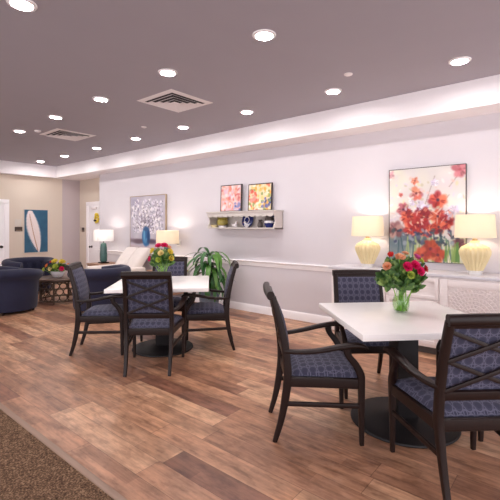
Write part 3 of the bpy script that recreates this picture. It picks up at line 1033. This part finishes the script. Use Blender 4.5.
A.blob(.47, .64, .08, .03, (60, 90, 130), .9); A.blob(.64, .87, .12, .03, (70, 56, 84), .6, 0, .5)
picture('painting', 'framed canvas of white blossoms in a blue vase above the cream recliner', 'painting', A, 1.22, 1.10, (-6.942, YW - .004, .935), 0, 'champagne', .014, .04)

# feather
A = Art(56, 106, (44, 92, 122))
R = A.rs
for i in range(50):
    A.blob(R.rand(), R.rand(), .15, .1, [(36, 80, 112), (56, 106, 136), (48, 98, 128), (40, 84, 104)][R.randint(4)], .4, R.rand() * 3, .6)
sp_ = [(.22 + .36 * t ** 1.25, .055 + .93 * t) for t in np.linspace(0, 1, 30)]
for i, (u, v) in enumerate(sp_):
    t = i / 29
    hw = .30 * math.sin(PI * min(1, t * .93 + .07)) ** .7 * (1 - .18 * t)
    A.blob(u + .035, v, max(hw, .02), .05, (238, 226, 224), 1, 0, .12)
for i in range(1, 27):
    u, v = sp_[i]
    for s in (-1, 1):
        A.line((u, v), (u + s * .2 * math.sin(PI * i / 29), v + .10), .006, (216, 196, 190), .5)
for i in range(3, 29):
    A.line(sp_[i - 1], sp_[i], .014 + .01 * i / 29, (178, 132, 96), .9)
picture('picture', 'tall blue picture of a large white feather on the beige wall', 'picture', A, .565, 1.065, (XL + .004, 4.248, .742), PI / 2, 'canvas_side', .003, .03)

# two small abstracts on the shelf
A = Art(60, 58, (226, 176, 166))
R = A.rs
for i in range(110):
    u, v = R.rand(), R.rand()
    c = [(226, 120, 96), (232, 160, 140), (240, 206, 200), (206, 110, 110), (216, 184, 200), (238, 226, 224)][R.randint(6)]
    if u > .6 and v > .7: c = [(66, 90, 160), (120, 130, 190), (200, 190, 210)][R.randint(3)]
    A.blob(u, v, .03 + .06 * R.rand(), .03 + .06 * R.rand(), c, .8, R.rand() * 3, .3)
for u in (.3, .55): A.line((u, 0), (u + .03, 1), .012, (240, 224, 226), .7)
picture('painting', 'small framed pink and coral abstract, left one on the wall shelf', 'painting', A, .475, .452, (-4.56, 4.985, 1.642), 0, 'frame', .014, .03, math.radians(-2.2), 'small abstracts on the wall shelf')
A = Art(60, 58, (236, 214, 170))
R = np.random.RandomState(9); A.rs = R
for i in range(110):
    u, v = R.rand(), R.rand()
    c = [(232, 168, 70), (226, 110, 80), (244, 232, 210), (236, 200, 110), (246, 240, 226), (140, 160, 90)][R.randint(6)]
    if u > .62 and .45 < v < .9 and R.rand() > .4: c = [(52, 66, 140), (90, 100, 170)][R.randint(2)]
    if u < .4 and .25 < v < .65: c = [(226, 96, 74), (232, 130, 90), (220, 150, 140)][R.randint(3)]
    A.blob(u, v, .03 + .05 * R.rand(), .03 + .06 * R.rand(), c, .85, R.rand() * 3, .3)
for u in (.4, .66): A.line((u, 0), (u - .02, 1), .012, (246, 238, 226), .7)
picture('painting', 'small framed yellow and orange abstract, right one on the wall shelf', 'painting', A, .475, .432, (-3.938, 4.985, 1.642), 0, 'frame', .014, .03, math.radians(-2.2), 'small abstracts on the wall shelf')

# ------------------------------------------------------------------ wall shelf and its pieces
sh = empty('wall_shelf', (-4.25, YW, 1.355), 0, 'pale wall shelf with scalloped edge hung on the long wall', 'shelf')
Lh, Dp = .71, .235
MB().box2((-Lh - .015, -Dp - .015, .265), (Lh + .015, 0, .285), .003).build('top_board', 'shelf', sh)
MB().box2((-Lh, -Dp + .01, 0), (Lh, 0, .02), .002).build('bottom_board', 'shelf', sh)
MB().box2((-Lh, -.012, .02), (Lh, -.001, .265)).build('back_board', 'shelf', sh)
for s in (-1, 1):
    # scrolled side bracket
    pr = [(-.001, .0), (-.001, .265), (-Dp, .265), (-Dp, .225), (-Dp + .03, .19), (-Dp + .045, .14), (-Dp + .035, .09), (-Dp + .012, .055), (-Dp + .006, .0)]
    x0 = s * Lh; x1 = s * (Lh - .018)
    b = MB(); b.rings([[Vector((x0, y, z)) for y, z in pr], [Vector((x1, y, z)) for y, z in pr]])
    b.build('side_bracket', 'shelf', sh)
top = []; bot = []
NS = 144
for i in range(NS + 1):
    x = -Lh + .018 + (2 * Lh - .036) * i / NS
    ph = (i % 12) / 12
    bot.append((x, .215 - .026 * math.sin(PI * ph) ** .6))
b = MB()
fr_ = [[b.bm.verts.new((x, -Dp, .266)) for x, z in bot], [b.bm.verts.new((x, -Dp, z)) for x, z in bot],
       [b.bm.verts.new((x, -Dp + .014, z)) for x, z in bot], [b.bm.verts.new((x, -Dp + .014, .266)) for x, z in bot]]
for k in range(4):
    p, q = fr_[k], fr_[(k + 1) % 4]
    for i in range(NS):
        b.bm.faces.new((p[i], p[i + 1], q[i + 1], q[i]))
b.build('scalloped_apron', 'shelf', sh, 30)
zs_ = 1.3755
r = empty('pot', (-4.71, 4.925, zs_), 0, 'squat olive yellow pot with white foot, left on the wall shelf', 'pot')
MB().lathe([(0, 0), (.06, 0), (.075, .03), (.0, .03)], 24).build('pot_foot', 'china', r)
MB().lathe([(.05, .028), (.09, .05), (.10, .09), (.09, .125), (.075, .14), (.09, .155), (.092, .165), (.07, .165), (.06, .13), (.0, .05)], 28).build('pot_body', 'olive', r)
r = empty('figurine', (-4.90, 4.93, zs_), 0, 'low pale cream dish at the left end of the wall shelf', 'dish')
MB().lathe([(0, 0), (.05, 0), (.075, .045), (.068, .045), (.04, .012), (0, .01)], 24).build('dish_body', 'ceram', r)
r.name = 'small_dish'
def bird(x, lb, s=1):
    r = empty('bird_figurine', (x, 4.92, zs_), 0, lb, 'figurine', 'white bird figurines')
    b = MB(); b.ball((0, 0, .035), .035, 1.35, .8, .9, 14, 10); b.ball((s * .035, 0, .085), .02, 1, .9, 1, 12, 8)
    b.tube([(s * .02, 0, .05), (s * .032, 0, .085)], [.022, .015], 10, 1)
    b.tube([(-s * .03, 0, .04), (-s * .075, 0, .062)], [.018, .005], 8, 1)
    b.build('bird_body', 'china', r)
    MB().tube([(s * .052, 0, .085), (s * .068, 0, .081)], [.006, .001], 6, 1).build('beak', 'orange', r)
bird(-4.43, 'small white bird figurine between the olive pot and blue plate')
bird(-4.17, 'small white bird figurine in front of the blue plate', -1)
r = empty('plate', (-4.20, 4.975, zs_), 0, 'round blue patterned plate standing upright on the wall shelf', 'plate')
b = MB(); b.lathe([(0, .0), (.08, .0), (.098, -.008), (.12, -.014), (.12, -.018), (.09, -.012), (0, -.004)], 36)
p_ = b.build('plate_disc', 'blueg', r); p_.rotation_euler = (PI / 2 - .18, 0, 0); p_.location = (0, -.012, .119)
p2 = MB().lathe([(.045, .001), (.055, .001), (.055, .003), (.045, .003)], 30, cap=False).build('plate_ring', 'china', r)
p2.rotation_euler = (PI / 2 - .18, 0, 0); p2.location = (0, -.013, .119)
r = empty('vase', (-3.90, 4.93, zs_), 0, 'small dark grey vase beside the blue jug on the wall shelf', 'vase')
MB().lathe([(0, 0), (.035, 0), (.045, .03), (.04, .07), (.022, .095), (.032, .125), (.027, .125), (.015, .095), (0, .03)], 24).build('vase_body', 'greyg', r)
MB().tube([(.032, 0, .11), (.06, 0, .095), (.04, 0, .055)], .006, 8, 4).build('handle', 'greyg', r)
r = empty('jug', (-3.715, 4.925, zs_), 0, 'dark blue and grey jug with white band, right end of the wall shelf', 'jug')
MB().lathe([(0, 0), (.05, 0), (.075, .05), (.08, .07), (.0, .07)], 28).build('jug_foot', 'blueg', r)
MB().lathe([(.0, .07), (.08, .07), (.08, .105), (.0, .105)], 28).build('jug_band', 'china', r)
MB().lathe([(.0, .105), (.08, .105), (.07, .14), (.055, .165), (.065, .185), (.058, .185), (.048, .165), (.0, .12)], 28).build('jug_neck', 'greyg', r)
MB().tube([(.06, 0, .175), (.105, 0, .165), (.11, 0, .12), (.076, 0, .085)], .009, 8, 4).build('handle', 'blueg', r)

# ------------------------------------------------------------------ wall plates and door trims
r = empty('wall_sign', (XL + .001, 3.85, 1.27), PI / 2, 'small bronze and white room sign beside the door on beige wall', 'sign')
MB().box2((-.085, -.012, 0), (.085, 0, .11), .003).build('sign_plate', 'dark', r)
MB().box2((-.065, -.014, .02), (.065, -.012, .032)).build('sign_strip', 'champagne', r)
MB().box2((-.085, -.008, .13), (.06, 0, .29), .002).build('sign_card', 'canvas_side', r)
r = empty('wall_sign', (-10.3, YA - .001, 1.24), 0, 'small dark room sign beside the door with yellow wreath', 'sign')
MB().box2((-.06, -.012, 0), (.06, 0, .12), .003).build('sign_plate', 'dark', r)
MB().box2((-.045, -.014, .015), (.045, -.011, .035)).build('sign_strip', 'champagne', r)
r = empty('wreath', (-9.50, YA - .03, 1.6), 0, 'small yellow wreath with dark bow hung on the far white door', 'wreath')
b = MB()
for k in range(46):
    a = 2 * PI * k / 46
    b.ball((.075 * math.cos(a) + rnd.uniform(-.02, .02), -.03 + rnd.uniform(-.02, .01), .105 * math.sin(a) + rnd.uniform(-.02, .02)), .026, 1, .7, 1, 7, 5)
b.build('flower_ring', 'wreath', r)
b = MB(); b.ball((-.045, -.07, -.06), .032, 1.2, .5, .8); b.ball((.005, -.07, -.06), .028, 1.2, .5, .8); b.ball((-.022, -.075, -.07), .016)
b.build('bow', 'ribbon', r)
r = empty('light_switch', (-5.98, YW, 1.015), 0, 'white wall switch plate right of the cream lamp shade', 'switch')
MB().box2((-.06, -.008, 0), (.06, 0, .115), .003).build('switch_plate', 'plate', r)
MB().box2((-.035, -.013, .03), (-.005, -.007, .085), .002).build('switch_rocker', 'dark', r)
MB().box2((.01, -.011, .03), (.04, -.007, .085), .002).build('switch_rocker', 'plate', r)

# ------------------------------------------------------------------ potted plant
pp = empty('potted_plant', (-4.70, 4.60, 0), 0, 'tall green leafy plant by the wall behind the far table', 'plant')
MB().lathe([(0, 0), (.13, 0), (.145, .04), (.18, .36), (.185, .40), (.165, .40), (.16, .35), (0, .35)], 32).build('pot', 'pot', pp)
MB().lathe([(0, .352), (.158, .352), (.10, .37), (0, .372)], 24).build('soil', 'soil', pp)
MB().tube([(0, 0, .35), (.015, .0, .6), (0, .01, .92)], [.022, .018, .014], 10, 4).build('cane', 'cane', pp)
MB().tube([(.05, .03, .35), (.08, .02, .5), (.07, .03, .68)], [.018, .015, .012], 10, 4).build('cane', 'cane', pp)
def strap_leaf(base, az, el, L, w, droop, mname, parent, fold=.18):
    d = Vector((math.cos(az), math.sin(az), 0))
    side = Vector((-math.sin(az), math.cos(az), 0))
    pts = []
    p = Vector(base); a = el
    n = 10
    for i in range(n + 1):
        pts.append(p.copy())
        p = p + (d * math.cos(a) + Vector((0, 0, 1)) * math.sin(a)) * (L / n)
        a -= droop / n * (1.5 - .5 * i / n)
    rs = []
    for i, q in enumerate(pts):
        t = i / n
        hw = w * (0.25 + .75 * math.sin(PI * min(1, (t * .9 + .06)) ** .8)) if t < .98 else .001
        hw = w * max(.06, math.sin(PI * (t * .93 + .05)) ** .75)
        rs.append([q - side * hw + Vector((0, 0, hw * fold)), q, q + side * hw + Vector((0, 0, hw * fold)), q + Vector((0, 0, -.0025))])
    b = MB(); b.rings(rs)
    return b.build('leaf', mname, parent, 60)
k = 0
for (bx, by, bz, n, l0, l1, e0, e1) in ((0, .01, .88, 20, .32, .44, .3, 1.1), (.01, 0, .76, 18, .34, .44, .0, .7), (.07, .03, .66, 16, .30, .40, .0, .9), (.01, 0, .58, 16, .28, .38, -.2, .6), (.05, .02, .50, 12, .26, .34, .0, .7)):
    for j in range(n):
        az = 2.39996 * k + rnd.uniform(-.2, .2)
        L = rnd.uniform(l0, l1) * 1.3
        yy = by + L * math.sin(az)
        if yy > .36: L *= .62
        strap_leaf((bx, by, bz + rnd.uniform(-.05, .05)), az, rnd.uniform(e0, e1), L, rnd.uniform(.028, .042), rnd.uniform(1.2, 2.2), 'leaf2' if rnd.random() < .22 else 'leaf', pp)
        k += 1

# ------------------------------------------------------------------ flowers
def bloom_mesh(c, d, r, layers, per, cup, ruff=.12):
    """layered petals; c centre, d outward direction"""
    d = Vector(d).normalized()
    q = d.to_track_quat('Z', 'Y').to_matrix()
    b = MB()
    for L in range(layers):
        f = (L + .4) / layers
        elev = math.radians(82 - (82 - cup) * f)
        ln = r * (.55 + .5 * f)
        n = max(4, int(per * (.55 + .45 * f)))
        for k in range(n):
            az = 2 * PI * (k + .5 * (L % 2)) / n + rnd.uniform(-.12, .12)
            w = 2.0 * PI * ln / n * .34 + r * .12
            e = elev + rnd.uniform(-.12, .12)
            def fn(u, v, az=az, w=w, e=e, ln=ln):
                s = v; x = (u - .5) * 2
                hw = w * (math.sin(PI * (s * .72 + .14)) ** .8)
                rad = r * .06 + ln * s * math.cos(e) - ln * .18 * s * s * math.cos(e)
                z = ln * s * math.sin(e) - r * .10 * s * s + r * .16 * x * x * s + ruff * r * math.sin(9 * x + az * 3) * s * s * .4
                px = Vector((rad * math.cos(az) - x * hw * math.sin(az), rad * math.sin(az) + x * hw * math.cos(az), z))
                return Vector(c) + q @ px
            b.grid(fn, 4, 4)
    return b
def flower(name, label, vase, foot, head, r, m, layers=4, per=9, cup=10, centre=None, group=None, outward=None):
    """root on the vase axis; foot and head are points relative to it"""
    root = empty(name, vase, 0, label, 'flower', group)
    head = Vector(head)
    out = Vector(outward) if outward else (head - Vector((0, 0, head.z - .16))).normalized()
    bloom_mesh(head, out, r, layers, per, cup).build('flower_head', m, root, 0, recalc=False)
    if centre:
        MB().ball(head + out * r * .12, r * .3, 1, 1, .8, 10, 7).build('flower_center', centre, root)
    MB().tube([foot, (head * .5 + Vector(foot) * .5) * Vector((1, 1, 1)).length / math.sqrt(3), head - out * r * .05], .0035, 6, 4).build('stem', 'stem', root)
    return root
def greenery(name, label, vase, n, zc, rx, rz, size, seed, foot_z=.012, neck_z=.16, neck=.02):
    root = empty(name, vase, 0, label, 'greenery'); root['kind'] = 'stuff'
    rg = random.Random(seed)
    b = MB()
    for i in range(n):
        a = rg.uniform(0, 2 * PI); e = rg.uniform(-.45, 1.3)
        rr = rg.uniform(.45, 1.0)
        p = Vector((rx * rr * math.cos(a) * math.cos(e), rx * rr * math.sin(a) * math.cos(e), zc + rz * rr * math.sin(e)))
        d = (p - Vector((0, 0, zc - rz * .9))).normalized()
        d = (d + Vector((rg.uniform(-.6, .6), rg.uniform(-.6, .6), rg.uniform(-.6, .5)))).normalized()
        sd = d.cross(Vector((rg.uniform(-1, 1), rg.uniform(-1, 1), rg.uniform(-1, 1)))).normalized()
        nr = d.cross(sd)
        L = size * rg.uniform(.7, 1.4); w = L * rg.uniform(.2, .34)
        rs = []
        for t in (0, .25, .5, .75, 1):
            hw = w * max(.05, math.sin(PI * (t * .9 + .05)))
            q = p + d * L * (t - .5) - nr * L * .25 * (t - .3) ** 2
            rs.append([q - sd * hw + nr * hw * .3, q, q + sd * hw + nr * hw * .3, q - nr * .001])
        b.rings(rs)
    b.build('leaves', 'leaf3', root, 60)
    s = MB()
    for i in range(26):
        a = 2 * PI * i / 26 + rg.uniform(-.2, .2); f0 = rg.uniform(.3, 1.0) * neck * 2.0
        a2 = a + 2.2
        s.tube([(f0 * math.cos(a2), f0 * math.sin(a2), foot_z), (neck * .55 * math.cos(a), neck * .55 * math.sin(a), neck_z), (rx * .5 * math.cos(a), rx * .5 * math.sin(a), zc)], [.0045, .0035], 6, 3)
    s.build('stems', 'stem', root)
    return root
def make_vase(name, label, loc, s=1.0):
    r = empty(name, loc, 0, label, 'vase')
    P = [(.0, .0), (.042, .0), (.052, .012), (.062, .05), (.062, .085), (.048, .12), (.036, .145), (.037, .16), (.046, .185)]
    I = [(.043, .185), (.034, .16), (.033, .145), (.045, .12), (.058, .085), (.058, .05), (.047, .014), (.0, .010)]
    MB().lathe([(a * s, z * s) for a, z in P + I], 36).build('vase_glass', 'glass', r)
    MB().lathe([(a * s, z * s) for a, z in [(.0, .011), (.046, .0145), (.0565, .05), (.0565, .085), (.046, .112), (.0, .112)]], 32).build('water', 'water', r)
    return r
# directions seen from the viewpoint: right (dr), toward us (dn), up
def rel(dr, dn, z):
    v = pos(dr, -dn)
    return Vector((v.x, v.y, z))

V2 = pos(1.125, 2.98, .76)
make_vase('glass_vase', 'clear glass vase of green stems on the near white table', V2)
greenery('greenery', 'dense green leaves of the bouquet on the near table', V2, 380, .245, .155, .14, .085, 5)
B2 = [
    ('tulip', 'red pointed bloom at the top left of the near bouquet', (-.085, .03, .415), .036, 'red', dict(layers=3, per=5, cup=66), (-.2, .1, 1)),
    ('chrysanthemum', 'broad flat peach bloom at the top of the near bouquet', (-.035, .07, .405), .05, 'peach', dict(layers=4, per=16, cup=8, centre='creamp'), (0, .45, 1)),
    ('chrysanthemum', 'peach pink bloom on the left side of the near bouquet', (-.125, .07, .345), .04, 'peach', dict(layers=4, per=15, cup=8, centre='orange'), (-.6, .9, .5)),
    ('carnation', 'hot pink bloom at the centre of the near bouquet', (.002, .12, .345), .045, 'pink', dict(layers=6, per=12, cup=15), (-.1, 1, .6)),
    ('carnation', 'hot pink bloom just right of the near bouquet centre', (.055, .115, .355), .045, 'pink', dict(layers=6, per=12, cup=15), (.3, 1, .6)),
    ('carnation', 'hot pink bloom low on the right of the near bouquet', (.09, .115, .315), .042, 'pink', dict(layers=6, per=12, cup=15), (.5, 1, .35)),
    ('rose', 'deep red bloom at the right edge of the near bouquet', (.145, .06, .325), .038, 'red', dict(layers=5, per=9, cup=25), (1, .7, .4)),
    ('carnation', 'small purple pink bloom at the upper right of the near bouquet', (.095, .05, .405), .036, 'purple', dict(layers=5, per=10, cup=20), (.5, .6, 1)),
    ('chrysanthemum', 'lime yellow bloom at the right of the near bouquet', (.125, .04, .38), .038, 'lime', dict(layers=4, per=14, cup=10), (.9, .5, .8)),
    ('chrysanthemum', 'lime green bloom below the pink ones of the near bouquet', (.015, .14, .29), .036, 'lime', dict(layers=4, per=14, cup=10), (0, 1, .3)),
    ('carnation', 'pink bloom at the back of the near bouquet', (.04, -.02, .425), .036, 'peach', dict(layers=5, per=10, cup=18), (.2, .2, 1)),
]
for i, (nm, lb, h, r_, m_, kw, od) in enumerate(B2):
    a = 2.4 * i
    flower(nm, lb, V2, (.03 * math.cos(a), .03 * math.sin(a), .014), rel(*h), r_, m_, outward=rel(*od), group='blooms of the near bouquet', **kw)

V1 = pos(-1.01, 4.62, .76)
make_vase('glass_vase', 'clear glass vase on the far white table behind the nearest chair back', V1, .95)
greenery('greenery', 'green leaves of the bouquet on the far table', V1, 240, .24, .135, .115, .08, 11)
B1 = [
    ('carnation', 'hot pink bloom on the left at the top of the far bouquet', (-.03, .05, .405), .05, 'pink', dict(layers=6, per=11, cup=15), (-.2, .6, 1)),
    ('carnation', 'hot pink bloom on the right at the top of the far bouquet', (.03, .05, .41), .05, 'pink', dict(layers=6, per=11, cup=15), (.2, .6, 1)),
    ('rose', 'creamy yellow bloom in the middle of the far bouquet', (.01, .12, .33), .045, 'creamp', dict(layers=5, per=10, cup=20), (0, 1, .5)),
    ('chrysanthemum', 'yellow bloom at the upper left of the far bouquet', (-.095, .06, .355), .045, 'yellow', dict(layers=4, per=14, cup=10), (-.8, .7, .7)),
    ('chrysanthemum', 'yellow bloom at the right of the far bouquet', (.10, .07, .345), .045, 'yellow', dict(layers=4, per=14, cup=10), (.8, .7, .6)),
    ('chrysanthemum', 'yellow bloom low on the right of the far bouquet', (.11, .07, .275), .042, 'yellow', dict(layers=4, per=14, cup=10), (.9, .8, .1)),
    ('carnation', 'dusty pink bloom low on the left of the far bouquet', (-.125, .05, .265), .04, 'pink', dict(layers=5, per=10, cup=18), (-1, .6, .1)),
    ('chrysanthemum', 'lime bloom below the cream one of the far bouquet', (-.02, .13, .26), .038, 'lime', dict(layers=4, per=14, cup=10), (-.1, 1, .1)),
    ('rose', 'peach bloom at the upper right of the far bouquet', (.075, .03, .39), .038, 'peach', dict(layers=5, per=10, cup=20), (.6, .5, 1)),
]
for i, (nm, lb, h, r_, m_, kw, od) in enumerate(B1):
    a = 2.4 * i
    flower(nm, lb, V1, (.03 * math.cos(a), .03 * math.sin(a), .014), rel(*h), r_, m_, outward=rel(*od), group='blooms of the far bouquet', **kw)

V0 = pos(-3.56, 7.40, .45)
bw = empty('bowl', V0, 0, 'round white bowl full of flowers on the coffee table', 'bowl')
MB().lathe([(0, 0), (.06, 0), (.085, .02), (.115, .075), (.12, .12), (.114, .12), (.105, .07), (.06, .02), (0, .015)], 32).build('bowl_body', 'bowl', bw)
greenery('greenery', 'green leaves among the flowers in the white bowl', V0, 110, .165, .185, .085, .075, 21, .03, .1, .05)
B0 = [
    ('chrysanthemum', 'yellow bloom at the top of the bowl arrangement', (-.02, .06, .29), .072, 'yellow', (0, .7, 1)),
    ('chrysanthemum', 'yellow bloom at the upper right of the bowl arrangement', (.10, .04, .28), .072, 'yellow', (.5, .6, 1)),
    ('carnation', 'magenta bloom at the lower right of the bowl arrangement', (.13, .12, .17), .055, 'pink', (.6, 1, .3)),
    ('rose', 'orange bloom at the left of the bowl arrangement', (-.15, .08, .22), .05, 'orange', (-.7, .8, .5)),
    ('chrysanthemum', 'lime bloom at the centre of the bowl arrangement', (.03, .13, .21), .066, 'lime', (.1, 1, .5)),
    ('chrysanthemum', 'lime bloom at the left end of the bowl arrangement', (-.22, .04, .14), .06, 'lime', (-1, .6, .3)),
    ('rose', 'orange bloom at the right end of the bowl arrangement', (.21, .03, .22), .05, 'orange', (1, .5, .6)),
    ('carnation', 'dusty red bloom at the top left of the bowl arrangement', (-.1, .02, .28), .042, 'red', (-.4, .5, 1)),
    ('rose', 'cream bloom low in the middle of the bowl arrangement', (-.06, .14, .17), .05, 'creamp', (-.2, 1, .3)),
]
for i, (nm, lb, h, r_, m_, od) in enumerate(B0):
    a = 2.4 * i
    flower(nm, lb, V0, (.04 * math.cos(a), .04 * math.sin(a), .03), rel(*h), r_, m_, outward=rel(*od), group='blooms in the white bowl', layers=4, per=12, cup=14)
